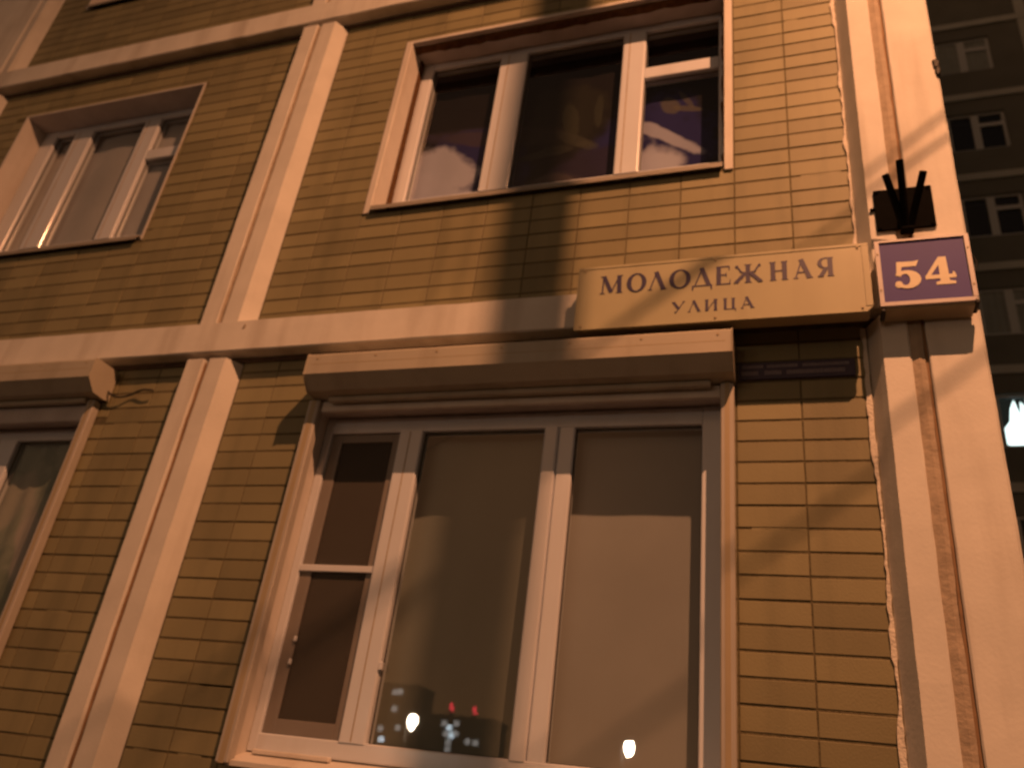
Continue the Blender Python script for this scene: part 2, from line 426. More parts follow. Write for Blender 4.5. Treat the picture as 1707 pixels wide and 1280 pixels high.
# chipped concrete at the corner: dark lumps, the notch's shade put into their colour
mb = MB()
for _ in range(9):
    x, z = .722 + random.gauss(0, .004), 5.055 + random.gauss(0, .022); s_ = random.uniform(.006, .013)
    mb.box(x-s_, x+s_, -PR-.008-random.uniform(0,.004), -PR+.03, z-s_*1.3, z+s_*1.3, b=s_*.5)
part(mb, 'chipped_corner', M_gasket)
mb = MB()
for _ in range(5):
    x, z = -2.845 + random.gauss(0, .006), 3.842 + random.gauss(0, .006); mb.box(x-.008, x+.008, -PR-.006, -PR+.01, z-.008, z+.008, b=.004)
part(mb, 'spall_mark', M_seal)

# ------------------------------------------------------------------ windows
def vprof(x0, x1, y0, y1, r=.010, n=7):
    p = [(x0, y1)]
    for i in range(n+1):
        a = math.pi/2*i/n; p.append((x0 + r - r*math.cos(a), y0 + r - r*math.sin(a)))
    for i in range(n+1):
        a = math.pi/2*(1 - i/n); p.append((x1 - r + r*math.cos(a), y0 + r - r*math.sin(a)))
    p.append((x1, y1)); return p
def vbar(x0, x1, y0, y1, z0, z1, r=.010): return MB().prism(vprof(x0, x1, y0, y1, r), z0, z1, 'z')
def hbar(x0, x1, y0, y1, z0, z1, r=.008):
    return MB().prism([(p[1], p[0]) for p in vprof(z0, z1, y0, y1, r)], x0, x1, 'x')
def win_empty(x, z):
    e = empty('window', (0,0,0)); e.parent = b_root; e.matrix_parent_inverse = b_root.matrix_basis.inverted(); return e
def wpart(w, mb, name, mt, smooth=False):
    o = mb.build(name, mt, smooth=smooth); o.parent = w; return o
def pane(w, x0, x1, z0, z1, y, gl=True):
    wpart(w, MB().add([(x0,y,z0),(x1,y,z0),(x1,y,z1),(x0,y,z1)], [(0,1,2,3)]), 'pane', M_glass)
    gk = MB()
    for q in ((x0-.002, x0+.006, z0, z1), (x1-.006, x1+.002, z0, z1), (x0+.006, x1-.006, z0, z0+.006), (x0+.006, x1-.006, z1-.006, z1)):
        gk.box(q[0], q[1], y-.006, y-.001, q[2], q[3])
    wpart(w, gk, 'gasket', M_gasket)
def reveals(w, o, yd, mt, t=.006, front=-.002):
    x0, x1, z0, z1 = o
    wpart(w, B(x0-.001, x0+t, front, yd, z0, z1), 'reveal', mt)
    wpart(w, B(x1-t, x1+.001, front, yd, z0, z1), 'reveal', mt)
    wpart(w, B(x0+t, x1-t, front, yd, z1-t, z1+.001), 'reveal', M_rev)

# --- lower main window (behind the raised roller shutter)
def lower_window(o, net_left):
    x0, x1, z0, z1 = o; w = win_empty(0, 0); Y = .085
    reveals(w, o, .20, M_flash)
    fx0, fx1 = x0+.006, x1-.006
    zb, zt = 1.765, 3.345
    return w, fx0, fx1, zb, zt, Y
w, fx0, fx1, zb, zt, Y = lower_window(OPEN[(1,0)], True)
wpart(w, vbar(fx0, -2.237, Y, .15, zb, zt), 'frame', M_pvc)
wpart(w, vbar(-.384, fx1, Y, .15, zb, zt), 'frame', M_pvc)
wpart(w, hbar(-2.237, -.384, Y+.001, .15, 3.262, zt), 'frame', M_pvc)
wpart(w, hbar(-2.237, -.384, Y+.001, .15, zb, 1.840), 'frame', M_pvc)
wpart(w, vbar(-1.855, -1.724, Y-.003, .15, 1.835, 3.268, .012), 'mullion', M_pvc)
wpart(w, vbar(-1.106, -1.035, Y-.003, .15, 1.835, 3.268, .012), 'mullion', M_pvc)
wpart(w, vbar(-1.034, -.957, Y+.004, .15, 1.835, 3.268, .010), 'sash', M_pvc)
wpart(w, B(-1.795, -1.790, Y-.0045, Y-.001, 1.84, 3.26), 'sash_seam', M_seal)
pane(w, -1.726, -1.104, 1.838, 3.264, .118); pane(w, -.959, -.382, 1.838, 3.264, .118); pane(w, -2.240, -1.853, 1.838, 3.264, .128)
# insect screen on the left light
sc = MB()
sc.box(-2.236, -2.176, .100, .112, 1.842, 3.258, b=.002); sc.box(-1.890, -1.856, .100, .112, 1.842, 3.258, b=.002)
sc.box(-2.176, -1.890, .100, .112, 1.842, 1.902, b=.002); sc.box(-2.176, -1.890, .100, .112, 3.215, 3.258, b=.002)
wpart(w, sc, 'screen_frame', M_net_frame)
wpart(w, B(-2.176, -1.890, .106, .1065, 1.902, 3.215), 'screen_mesh', M_net)
wpart(w, hbar(-2.237, -1.856, Y, .101, 2.549, 2.581, .004), 'crossbar', M_pvc)
for zz in (2.14, 2.24): wpart(w, B(-2.182, -2.168, .088, .101, zz-.012, zz+.012, b=.003), 'clip', M_pvc)
wpart(w, B(-1.728, -1.712, .078, .1, 2.130, 2.165, b=.003), 'clip', M_pvc)
wpart(w, MB().prism([(.10,1.762),(-.035,1.715),(-.035,1.695),(.10,1.745)], fx0, fx1, 'x'), 'sill', M_flash)
wpart(w, B(-2.23, -1.86, .05, .083, 1.752, 1.772, b=.004), 'sill_rail', M_flash)

# --- lower left window
w, fx0, fx1, zb, zt, Y = lower_window(OPEN[(0,0)], False)
wpart(w, vbar(fx0, -5.55, Y, .15, zb, zt), 'frame', M_pvc); wpart(w, vbar(-3.90, fx1, Y, .15, zb, zt), 'frame', M_pvc)
wpart(w, hbar(-5.55, -3.90, Y+.001, .15, 3.27, zt), 'frame', M_pvc); wpart(w, hbar(-5.55, -3.90, Y+.001, .15, zb, 1.84), 'frame', M_pvc)
wpart(w, vbar(-4.51, -4.37, Y-.003, .15, 1.835, 3.275, .012), 'mullion', M_pvc); wpart(w, vbar(-5.16, -5.02, Y-.003, .15, 1.835, 3.275, .012), 'mullion', M_pvc)
for a, b_ in ((-5.55,-5.16), (-5.02,-4.51), (-4.37,-3.90)): pane(w, a-.002, b_+.002, 1.838, 3.272, .118)
wpart(w, MB().prism([(.10,1.762),(-.035,1.715),(-.035,1.695),(.10,1.745)], fx0, fx1, 'x'), 'sill', M_flash)

# --- upper windows
def upper_window(o, verts, trans, dz=0.0, foam=True, flash=True):
    """verts: glass x-intervals at the frame plane; the last light has a vent above a transom"""
    x0, x1, z0, z1 = o; w = win_empty(0, 0); Y = .172
    fx0, fx1 = x0+.006, x1-.006
    zb, zt = 4.80+dz, z1-.006; gz0, gz1 = 4.878+dz, 6.022+dz
    reveals(w, o, .25, M_flash)
    wpart(w, vbar(fx0, verts[0][0], Y, .24, zb, zt, .014), 'frame', M_pvc)
    wpart(w, vbar(verts[-1][1], fx1, Y, .24, zb, zt, .012), 'frame', M_pvc)
    wpart(w, hbar(verts[0][0], verts[-1][1], Y+.002, .24, gz1, zt), 'frame', M_pvc)
    wpart(w, hbar(verts[0][0], verts[-1][1], Y+.002, .24, zb, gz0), 'frame', M_pvc)
    for (a, b_), (c, d) in zip(verts, verts[1:]):
        wpart(w, vbar(b_, c, Y-.004, .24, gz0-.006, gz1+.006, .014), 'mullion', M_pvc)
        s_ = b_ + .045 if c - b_ < .16 else b_ + .06
        wpart(w, B(s_-.003, s_+.003, Y-.0055, Y-.002, gz0, gz1), 'sash_seam', M_seal)
    a, b_ = verts[-1]
    wpart(w, hbar(a, b_, Y-.001, .24, trans[0]+dz, trans[1]+dz, .010), 'transom', M_pvc)
    for a, b_ in verts[:-1]: pane(w, a-.002, b_+.002, gz0-.002, gz1+.002, .205)
    a, b_ = verts[-1]
    pane(w, a-.002, b_+.002, gz0-.002, trans[0]+dz+.002, .205); pane(w, a-.002, b_+.002, trans[1]+dz-.002, gz1+.002, .205)
    # drip sill
    wpart(w, MB().prism([(.17,4.845+dz),(-.036,4.668+dz),(-.036,4.640+dz),(-.030,4.640+dz),(-.030,4.660+dz),(.17,4.835+dz)], fx0+.01, fx1-.005, 'x'), 'sill', M_sill)
    if flash:
        for a, b_, c, d in ((x0-.040, x0+.004, 4.635+dz, z1+.02), (x1-.004, x1+.040, 4.635+dz, z1+.02)):
            wpart(w, B(a, b_, -.014, -.004, c, d, b=.003), 'flashing', M_flash)
        wpart(w, B(x0+.004, x1-.004, -.014, -.004, z1-.006, z1+.02, b=.003), 'flashing', M_flash)
    else:
        e = MB()
        for a, b_, c, d in ((x0-.012, x0+.003, z0, z1+.01), (x1-.003, x1+.012, z0, z1+.01), (x0+.003, x1-.003, z1-.003, z1+.01)): e.box(a, b_, -.006, -.001, c, d)
        wpart(w, e, 'edge_bead', M_flash)
    if foam:
        for side in (0, 1):
            zs = zsteps(4.80+dz, zt, .035); lo = []; hi = []
            for z in zs:
                wv = random.uniform(.004, .016)
                if side == 0: lo.append((x0+.004, z)); hi.append((x0+.010+wv*.35, z))
                else: lo.append((x1-.008-wv*1.6, z)); hi.append((x1-.004, z))
            wpart(w, MB().prism(lo + hi[::-1], .128 if side == 0 else .10, .175, 'y'), 'foam_seam', M_foam)
        n = 40; lo = []; hi = []
        for i in range(n+1):
            x = fx0 + (fx1-fx0)*i/n; lo.append((x, z1-.010-random.uniform(.002,.02))); hi.append((x, z1-.004))
        wpart(w, MB().prism(lo + hi[::-1], .02, .07, 'y'), 'foam_seam', M_foam)
    return w
upper_window(OPEN[(1,1)], [(-2.195,-1.715),(-1.525,-.902),(-.757,-.325)], (5.605,5.700))
UL = [(-5.500,-5.305),(-5.110,-4.610),(-4.455,-4.10)]
upper_window(OPEN[(0,1)], UL, (5.600,5.700), foam=False, flash=False)
upper_window(OPEN[(0,2)], UL, (5.600,5.700), FH, False, False)
upper_window(OPEN[(1,2)], [(-2.195,-1.715),(-1.525,-.902),(-.757,-.325)], (5.605,5.700), FH, False, False)

# ------------------------------------------------------------------ curtains (they hang inside: things of their own)
def curtain(x0, x1, z0, z1, y, mt, label, amp=.010, wl=.085, group=None):
    n = max(24, int((x1-x0)/.012)); mb = MB(); vs = []; fs = []
    ph = random.uniform(0, 6); nz = 6
    for i in range(n+1):
        x = x0 + (x1-x0)*i/n
        for k in range(nz+1):
            z = z0 + (z1-z0)*k/nz
            yy = y + amp*math.sin(2*math.pi*x/wl + ph + .5*math.sin(3*x + k*.4)) + amp*.7*math.sin(2*math.pi*x/(wl*2.7) + ph*2 + .15*k)
            vs.append((x, yy, z))
    for i in range(n):
        for k in range(nz): fs.append((i*(nz+1)+k, (i+1)*(nz+1)+k, (i+1)*(nz+1)+k+1, i*(nz+1)+k+1))
    mb.add(vs, fs); o = mb.build('curtain', mt, smooth=True); tag(o, label, 'curtain', group); return o
M_sheer = mat('grey_sheer_cloth', (.36,.36,.375), .95, .06, 3, spec=.1)
M_dim = mat('dim_sheer_cloth', (.27,.29,.275), .95, .06, 3, spec=.1)
M_pale = mat('pale_cloth', (.55,.54,.58), .95, .1, 3, spec=.1)
cl = (.50,.52,.70); nav = (.022,.021,.12)
M_clouds = mat_print('cloud_print_cloth', (.010,.008,.010), [
    (-1.70,5.42,.42,.09,-8,(.05,.035,.045),.8),
    (-1.86,5.05,.36,.44,0,nav,1.0), (-.70,5.15,.36,.42,0,nav,1.0), (-1.05,4.98,.26,.20,0,(.03,.022,.055),.9),
    (-2.04,5.18,.29,.17,-28,cl,.95), (-2.16,5.02,.30,.18,-15,cl,.95), (-1.99,4.88,.38,.12,8,cl,.8),
    (-1.78,5.42,.26,.06,-10,(.07,.05,.06),.7),
    (-.70,4.93,.17,.25,0,cl,.95), (-.62,5.22,.26,.045,-38,cl,.75), (-.66,5.08,.14,.09,-20,cl,.45),
    (-1.28,4.93,.22,.10,0,(.10,.08,.085),.7),
    (-1.22,5.46,.045,.16,10,(.075,.078,.055),.75), (-1.05,5.50,.03,.14,0,(.07,.075,.06),.7), (-1.18,5.30,.14,.04,-30,(.085,.085,.07),.75), (-1.36,5.22,.16,.035,6,(.06,.06,.05),.7),
    (-1.25,5.50,.30,.26,0,(.028,.027,.017),.55), (-.62,5.47,.05,.07,30,(.12,.11,.09),.7), (-.50,5.42,.09,.02,-20,(.12,.11,.09),.7), (-.52,5.50,.015,.08,30,(.12,.11,.09),.6)],
    5.5)
M_leaf = mat_print('leaf_print_cloth', (.34,.37,.32), [
    (-4.05,2.65,.10,.30,20,(.58,.50,.50),.7), (-4.3,2.9,.12,.2,-30,(.5,.46,.42),.6), (-4.15,2.35,.15,.14,40,(.20,.24,.19),.7)],
    4.0, (.20,.245,.21), .75)
curtain(-2.24, -1.85, 1.79, 3.30, .235, M_sheer, 'dim sheer curtain behind the insect screen, left light of the big lower window', .002, .3)
curtain(-1.76, -1.08, 1.79, 3.30, .200, M_dim, 'dark grey sheer curtain behind the middle pane of the big lower window', .003, .22)
curtain(-.99, -.36, 1.79, 3.30, .190, M_sheer, 'lamplit grey sheer curtain behind the right pane of the big lower window', .0012, .4)
curtain(-2.26, -.30, 4.80, 6.07, .285, M_clouds, 'navy curtain printed with pale clouds in the window above the street sign', .004, .3)
curtain(-5.63, -4.0, 4.80, 6.07, .255, M_pale, 'pale plain curtain in the upper left window', .006, .45)
curtain(-5.60, -3.80, 1.79, 3.32, .150, M_leaf, 'green grey leaf patterned curtain in the lower left window', .006, .14)
curtain(-5.63, -4.0, 4.80+FH, 6.07+FH, .285, M_pale, 'pale curtain in the window at the very top left edge', .012, .16)

# ------------------------------------------------------------------ roller shutters
def shutter(xa, xb, zc, rails, label, rail_z):
    e = empty('roller_shutter', ((xa+xb)/2, 0, zc)); off = Vector(e.location)
    def sp(mb, name, mt):
        mb.v = [(p[0]-off.x, p[1]-off.y, p[2]-off.z) for p in mb.v]; return mb.build(name, mt, e)
    prof = [(-.012, zc+.005), (-.012, zc+.185), (-.182, zc+.183), (-.190, zc+.172), (-.190, zc+.068), (-.128, zc+.004), (-.05, zc)]
    sp(MB().prism(prof, xa+.004, xb-.004, 'x'), 'shutter_box', M_box)
    pe = [(-.008, zc+.002), (-.008, zc+.19), (-.184, zc+.188), (-.194, zc+.175), (-.194, zc+.066), (-.130, zc), (-.05, zc-.004)]
    for a, b_ in ((xa, xa+.004), (xb-.004, xb)): sp(MB().prism(pe, a, b_, 'x'), 'end_cap', M_box)
    sp(B(xa+.03, xb-.03, -.1905, -.186, zc+.120, zc+.123), 'panel_seam', M_signside)
    for k in range(7):
        x = xa + .06 + (xb-xa-.12)*k/6; sp(MB().tube([(x,-.189,zc+.155),(x,-.1925,zc+.155)], .006, 8), 'rivet', M_signside)
    for a, b_ in rails:
        sp(B(a, b_, -.055, -.004, rail_z, zc-.006, b=.005), 'guide_rail', M_rail)
        sp(B(a+.018, b_-.018, -.0565, -.053, rail_z, zc-.006), 'rail_groove', M_signside)
    sp(B(xa+.10, xb-.10, -.075, -.045, zc-.028, zc-.001, b=.004), 'bottom_slat', M_box)
    tag(e, label, 'shutter', 'raised roller shutters over the ground floor windows'); return e
shutter(-2.302, -.230, 3.392, [(-2.325,-2.262), (-.292,-.236)], 'beige roller shutter box and rails around the big lower window under the street sign', 1.70)
shutter(-5.80, -3.690, 3.455, [(-5.75,-5.69), (-3.790,-3.735)], 'brown shaded roller shutter box at the left edge, over the lower left window', 1.70)
# lintel liner below the boxes
part(B(-2.26, -.294, -.03, -.004, 3.330, 3.388, b=.004), 'lintel_trim', M_flash)
part(B(-5.69, -3.792, -.03, -.004, 3.330, 3.440, b=.004), 'lintel_trim', M_rev)

# ------------------------------------------------------------------ lettering built from strokes
def stroke(p, q, w, wq=None):
    p, q = Vector(p), Vector(q); d = (q-p).normalized(); n = Vector((-d.y, d.x)); wq = wq or w
    return [p + n*w/2, p - n*w/2, q - n*wq/2, q + n*wq/2]
def ring(cx, cy, rx, ry, wx, wy, n=28):
    out = []
    for i in range(n):
        a, b_ = 2*math.pi*i/n, 2*math.pi*(i+1)/n
        out.append([Vector((cx+rx*math.cos(a), cy+ry*math.sin(a))), Vector((cx+rx*math.cos(b_), cy+ry*math.sin(b_))),
                    Vector((cx+(rx-wx)*math.cos(b_), cy+(ry-wy)*math.sin(b_))), Vector((cx+(rx-wx)*math.cos(a), cy+(ry-wy)*math.sin(a)))])
    return out
def serif(x, y, w=.26): return stroke((x-w/2, y), (x+w/2, y), .045)
K, T = .20, .065            # thick and thin stroke, in cap heights
def glyph(ch, w):
    """polygons with cap height 1 and width w"""
    g = []
    if ch == 'М':
        g = [stroke((.10,0),(.15,1),T), stroke((.15,1),(w*.5,.05),K*.95), stroke((w*.5,.05),(w-.16,1),T), stroke((w-.14,0),(w-.18,1),K), serif(.10,.02,.24), serif(w-.14,.02,.30), serif(.10,.98,.2), serif(w-.15,.98,.26)]
    elif ch == 'О': g = [ring(w/2, .5, w/2, .53, K*1.05, T)]; g = g[0]
    elif ch in 'ЛА':
        g = [stroke((.08,0),(w*.47,.98),T), stroke((w*.43,1.02),(w-.10,0),K), serif(.10,.02,.2), serif(w-.10,.02,.28)]
        if ch == 'А': g.append(stroke((w*.25,.32),(w*.72,.32),T))
    elif ch == 'Д':
        g = [stroke((.14,.03),(w*.50,.98),T), stroke((w*.46,1.02),(w-.16,.02),K), stroke((.02,.03),(w-.02,.03),T), stroke((.06,.05),(.04,-.20),.09,.05), stroke((w-.07,.05),(w-.05,-.20),.09,.05)]
    elif ch == 'Е':
        g = [stroke((.16,0),(.16,1),K), stroke((.05,.975),(w-.04,.975),T), stroke((.05,.025),(w,.025),T), stroke((.2,.52),(w*.72,.52),T), stroke((w-.06,.98),(w-.05,.76),.06,.03), stroke((w-.03,.02),(w-.01,.26),.06,.03), stroke((w*.72,.42),(w*.72,.62),.05)]
    elif ch == 'Ж':
        c = w/2
        g = [stroke((c,0),(c,1),K*.95), serif(c,.02,.30), serif(c,.98,.30)]
        for s_ in (-1, 1):
            g += [stroke((c,.52),(c+s_*w*.28,.60),T), stroke((c+s_*w*.22,.55),(c+s_*w*.40,.93),T*1.2), ]
            g += [stroke((c+s_*.08,.55),(c+s_*(w*.5-.07),.03),K*.85), serif(c+s_*(w*.5-.08),.02,.2)]
            g += ring(c+s_*w*.40, .90, .075, .075, .074, .074, 10)
    elif ch in 'НИЦ':
        a, b_ = .16, w-.16
        g = [stroke((a,0),(a,1),K), stroke((b_,0),(b_,1),K)]
        if ch == 'Н': g.append(stroke((a,.5),(b_,.5),T))
        if ch == 'И': g.append(stroke((a+.05,.08),(b_-.05,.92),T))
        if ch == 'Ц': g += [stroke((a,.03),(w+.02,.03),T), stroke((w,.05),(w+.01,-.22),.09,.04)]
        if ch != 'Ц': g += [serif(a,.02,.28), serif(b_,.02,.28)]
        g += [serif(a,.98,.28), serif(b_,.98,.28)]
    elif ch == 'Я':
        b_ = w-.16
        g = [stroke((b_,0),(b_,1),K), serif(b_,.02,.28), serif(b_,.98,.28), stroke((b_,.975),(w*.42,.975),T), stroke((b_,.46),(w*.42,.46),T)]
        n = 12
        for i in range(n):
            a0, a1 = math.pi/2 + math.pi*i/n, math.pi/2 + math.pi*(i+1)/n
            P = lambda a, rx, ry: Vector((w*.44 + rx*math.cos(a), .718 + ry*math.sin(a)))
            g.append([P(a0,.30,.285), P(a1,.30,.285), P(a1,.13,.225), P(a0,.13,.225)])
        g += [stroke((w*.52,.46),(.12,.02),K*.9), serif(.10,.02,.22)]
    elif ch == 'У':
        g = [stroke((.12,.98),(w*.55,.32),K), stroke((w-.08,.98),(w*.34,.04),T), serif(.14,.98,.28), serif(w-.08,.98,.2)] + ring(w*.30,.06,.08,.08,.079,.079,10)
    return g
def letter_mesh(polys, x0, z0, h, y, squash=1.0, depth=.0016):
    mb = MB()
    for i, p in enumerate(polys):
        o = .00006 * (i % 24)
        q = [(x0 + v.x*h*squash, z0 + v.y*h) for v in p]
        mb.prism(q, y - depth - o, y, 'y')
    return mb

# ------------------------------------------------------------------ street name sign
sg = empty('street_sign', (-.30, -.16, 3.60)); so = Vector(sg.location)
def rel(mb, off): mb.v = [(p[0]-off.x, p[1]-off.y, p[2]-off.z) for p in mb.v]; return mb
def sp(mb, name, mt, root=sg, off=so): return rel(mb, off).build(name, mt, root)
sp(B(-.918, .312, -.192, -.115, 3.612, 3.945, b=.004), 'housing', M_signside)
sp(MB().prism([(-.925,3.606),(.300,3.606),(.325,3.631),(.325,3.950),(-.925,3.950)], -.2, -.190, 'y'), 'face', M_sign)
rim = MB()
for q in ((-.926,.326,3.938,3.9505),): rim.box(q[0], q[1], -.2025, -.199, q[2], q[3])
rim.box(-.926, -.914, -.2025, -.199, 3.606, 3.937); rim.box(.300, .3255, -.2025, -.199, 3.634, 3.937); rim.box(-.913, .299, -.2025, -.199, 3.6055, 3.614)
sp(rim, 'rim', M_sign)
for x in (-.75, -.1, .2): sp(B(x-.02, x+.02, -.114, -.0935, 3.73, 3.85), 'bracket', M_steel)
for ch, (a, b_) in zip('МОЛОДЕЖНАЯ', [(-.817,-.714),(-.695,-.605),(-.597,-.517),(-.503,-.407),(-.403,-.312),(-.302,-.236),(-.221,-.103),(-.074,.005),(.025,.099),(.123,.189)]):
    H = .098; sp(letter_mesh(glyph(ch, (b_-a)/H), a, 3.794, H, -.2), 'letter', M_navy)
for ch, (a, b_) in zip('УЛИЦА', [(-.487,-.431),(-.417,-.363),(-.346,-.290),(-.268,-.216),(-.194,-.140)]):
    H = .058; sp(letter_mesh(glyph(ch, (b_-a)/H), a, 3.662, H, -.2), 'letter', M_navy)
for x in (-.895, -.30, .285):
    for z in (3.626, 3.932): sp(MB().tube([(x,-.2005,z),(x,-.2045,z)], .0055, 8), 'screw', M_signside)
tag(sg, 'long cream street name sign with dark serif capitals above the lower window', 'sign')

# ------------------------------------------------------------------ house number sign
hn = empty('house_number_sign', (.527, -.10, 3.61)); ho = Vector(hn.location)
def hp(mb, name, mt): return rel(mb, ho).build(name, mt, hn)
hp(B(.358, .694, -.192, -.094, 3.612, 3.945, b=.004), 'housing', M_signside)
hp(B(.368, .684, -.1995, -.190, 3.640, 3.938), 'face', M_blue)
def bar(poly, name='frame_bar'): return hp(MB().prism(poly, -.206, -.188, 'y'), name, M_pinkframe)
bar([(.351,3.622),(.368,3.622),(.368,3.950),(.351,3.950)]); bar([(.687,3.642),(.704,3.642),(.704,3.950),(.687,3.950)])
bar([(.3685,3.622),(.690,3.622),(.700,3.632),(.700,3.6395),(.3685,3.6395)]); bar([(.3685,3.940),(.6865,3.940),(.6865,3.950),(.3685,3.950)])
for x, z in ((.352,3.612), (.690,3.625)): hp(B(x, x+.018, -.20, -.12, z-.012, z+.006, b=.004), 'corner_clip', M_gasket)
def poly5():
    g = []
    g.append([Vector(p) for p in ((.14,1.0),(.17,.80),(.78,.80),(.88,1.02),(.78,1.0),(.66,.985))])        # flag
    g.append([Vector(p) for p in ((.12,1.0),(.30,1.0),(.25,.60),(.08,.46))])                              # stem
    n = 22; P = lambda a, rx, ry, cx: Vector((cx + rx*math.cos(a), .315 + ry*math.sin(a)))
    for i in range(n):                                                                                   # bowl
        a0, a1 = R(148 - 296*i/n), R(148 - 296*(i+1)/n)
        g.append([P(a0,.47,.345,.43), P(a1,.47,.345,.43), P(a1,.17,.215,.36), P(a0,.17,.215,.36)])
    g += ring(.13, .14, .13, .13, .129, .129, 14)
    g.append(stroke((.08,.52),(.24,.56),.13,.13))
    return g
def poly4():
    return [[Vector(p) for p in ((.52,1.02),(.80,1.02),(.84,.05),(.50,.05),(.50,.70))],
            stroke((.60,.98),(.05,.30),.17,.13), [Vector(p) for p in ((-.02,.36),(-.02,.22),(1.06,.22),(1.06,.36))],
            stroke((1.0,.44),(1.03,.24),.07,.14), [Vector(p) for p in ((.34,.0),(1.04,.0),(1.04,.09),(.84,.13),(.50,.13),(.34,.09))]]
hp(letter_mesh(poly5(), .414, 3.706, .131, -.1995, .83), 'numeral', M_num)
hp(letter_mesh(poly4(), .530, 3.711, .133, -.1995, .76), 'numeral', M_num)
wire = [(.706, -.15, 3.90)]
for i in range(1, 10):
    t = i/9; wire.append((.706 + .028*math.sin(math.pi*t), -.15 + .03*t, 3.90 - .11*t))
hp(MB().tube(wire, .004, 6), 'wire', M_cable)
for x in (.3595, .6955):
    for z in (3.70, 3.88): hp(MB().tube([(x,-.206,z),(x,-.2085,z)], .0045, 8), 'screw', M_signside)
tag(hn, 'blue square house number sign reading 54 on the corner of the building', 'sign')

# ------------------------------------------------------------------ small plaque under the street sign
pq = empty('blue_plaque', (.02, 0, 3.42)); po = Vector(pq.location)
rel(B(-.219, .252, -.012, -.0015, 3.419, 3.502, b=.002), po).build('plate', M_plaque, pq)
for z, hh, xs in ((3.472, .016, ((-.205,-.11),(-.10,.03),(.045,.235))), (3.438, .021, ((-.205,-.13),(-.11,-.035),(-.02,.215)))):
    for a, b_ in xs:
        mb = MB(); x = a
        while x < b_ - .006:
            ww = random.uniform(.004, .0075); mb.box(x, x+ww, -.0135, -.0121, z, z+hh*random.uniform(.85,1)); x += ww + .0022
        rel(mb, po).build('worn_lettering', M_plaque_t, pq)
tag(pq, 'narrow dark blue plaque with worn lettering in the shadow under the street sign', 'plaque')

# ------------------------------------------------------------------ flag holder
fh = empty('flag_holder', (.497, -PR, 4.19)); fo = Vector(fh.location)
def fp(mb, name): return rel(mb, fo).build(name, M_black, fh)
fp(B(.381, .617, -.104, -.0915, 4.085, 4.315, b=.003), 'plate')
root = Vector((.497, -.125, 4.052))
for tip in ((.418,-.262,4.262), (.474,-.300,4.301), (.566,-.262,4.256)):
    tip = Vector(tip); d = (tip-root).normalized(); side = Vector((tip.x-root.x, 0, 0))*.12
    a = root + side
    ring_n = 14
    o = fp(MB().tube([a, tip], .0155, ring_n), 'tube')
fp(B(.470, .524, -.150, -.104, 4.045, 4.10, b=.006), 'tube_socket')
fp(MB().prism([(-.104,4.10),(-.19,4.20),(-.104,4.27)], .489, .505, 'x'), 'gusset')
for x in (.395, .603):
    for z in (4.10, 4.30): fp(MB().tube([(x,-.103,z),(x,-.110,z)], .007, 8), 'bolt')
fp(MB().tube([(.381,-.098,4.21),(.362,-.098,4.208)], .008, 8), 'lug')
tag(fh, 'black steel flag holder with three tubes on a square plate above the number sign', 'flag holder')

# ------------------------------------------------------------------ loose cable by the left shutter
pts = []
for i in range(13):
    t = i/12; pts.append((-3.70 + .33*t, -.03 - .01*math.sin(9*t), 3.515 - .035*math.sin(math.pi*t) - .02*math.sin(7*t)))
cb = MB().tube(pts, .006, 8).build('loose_cable', M_cable, smooth=True); tag(cb, 'thin dark cable hanging between the left shutter box and the white rim', 'cable')

# ------------------------------------------------------------------ street lamp in front of the facade
def copy_tree(o, parent=None):
    c = o.copy(); COL.objects.link(c); c.parent = parent
    for ch in list(o.children):
        if ch.type == 'LIGHT': continue
        copy_tree(ch, c)
    return c
M_bulb = emit('sodium_bulb', (1.0,.62,.34), 60.0)
aim = Vector((-1.25, 0, 0)); base = LAMP.lerp(aim, .38); base.z = 0
lp = empty('street_lamp', base); lo_ = Vector(lp.location)
def lpp(mb, name, mt, smooth=False): return rel(mb, lo_).build(name, mt, lp, smooth)
lpp(MB().tube([(base.x,base.y,0),(base.x,base.y,.9),(base.x,base.y,.92),(base.x,base.y,LAMP.z-.25)], [.09,.09,.068,.064], 20), 'pole', M_steel, True)
dirn = Vector((LAMP.x-base.x, LAMP.y-base.y, 0)); arm = []
for i in range(9):
    t = i/8; arm.append(Vector((base.x, base.y, LAMP.z-.30)) + dirn*(t*.93) + Vector((0, 0, .52*math.sin(t*math.pi/2))))
lpp(MB().tube(arm, .028, 12), 'arm', M_steel, True)
hd = dirn.normalized(); sd = Vector((-hd.y, hd.x, 0)); hc = LAMP + Vector((0,0,.10))
shell = MB(); rings = []
for k, (s_, dz) in enumerate(((1.0,0),(.95,.06),(.7,.12),(.25,.15))):
    rings.append([hc + hd*(.30*s_*math.cos(2*math.pi*i/16)) + sd*(.13*s_*math.sin(2*math.pi*i/16)) + Vector((0,0,dz)) for i in range(16)])
vs = [p for r_ in rings for p in r_]; fs = [(k*16+i, k*16+(i+1)%16, (k+1)*16+(i+1)%16, (k+1)*16+i) for k in range(3) for i in range(16)] + [tuple(48+i for i in range(16))]
shell.add(vs, fs); lpp(shell, 'lamp_head', M_steel, True)
bl = MB(); bl.tube([LAMP+hd*(-.09)+Vector((0,0,.105)), LAMP+hd*(-.06)+Vector((0,0,.105)), LAMP+hd*.06+Vector((0,0,.105)), LAMP+hd*.09+Vector((0,0,.105))], [.012,.035,.035,.012], 12)
lpp(bl, 'bulb', M_bulb, True)
tag(lp, 'street lamp whose pole throws the broad upright shadow down the facade', 'street lamp', 'street lamps')
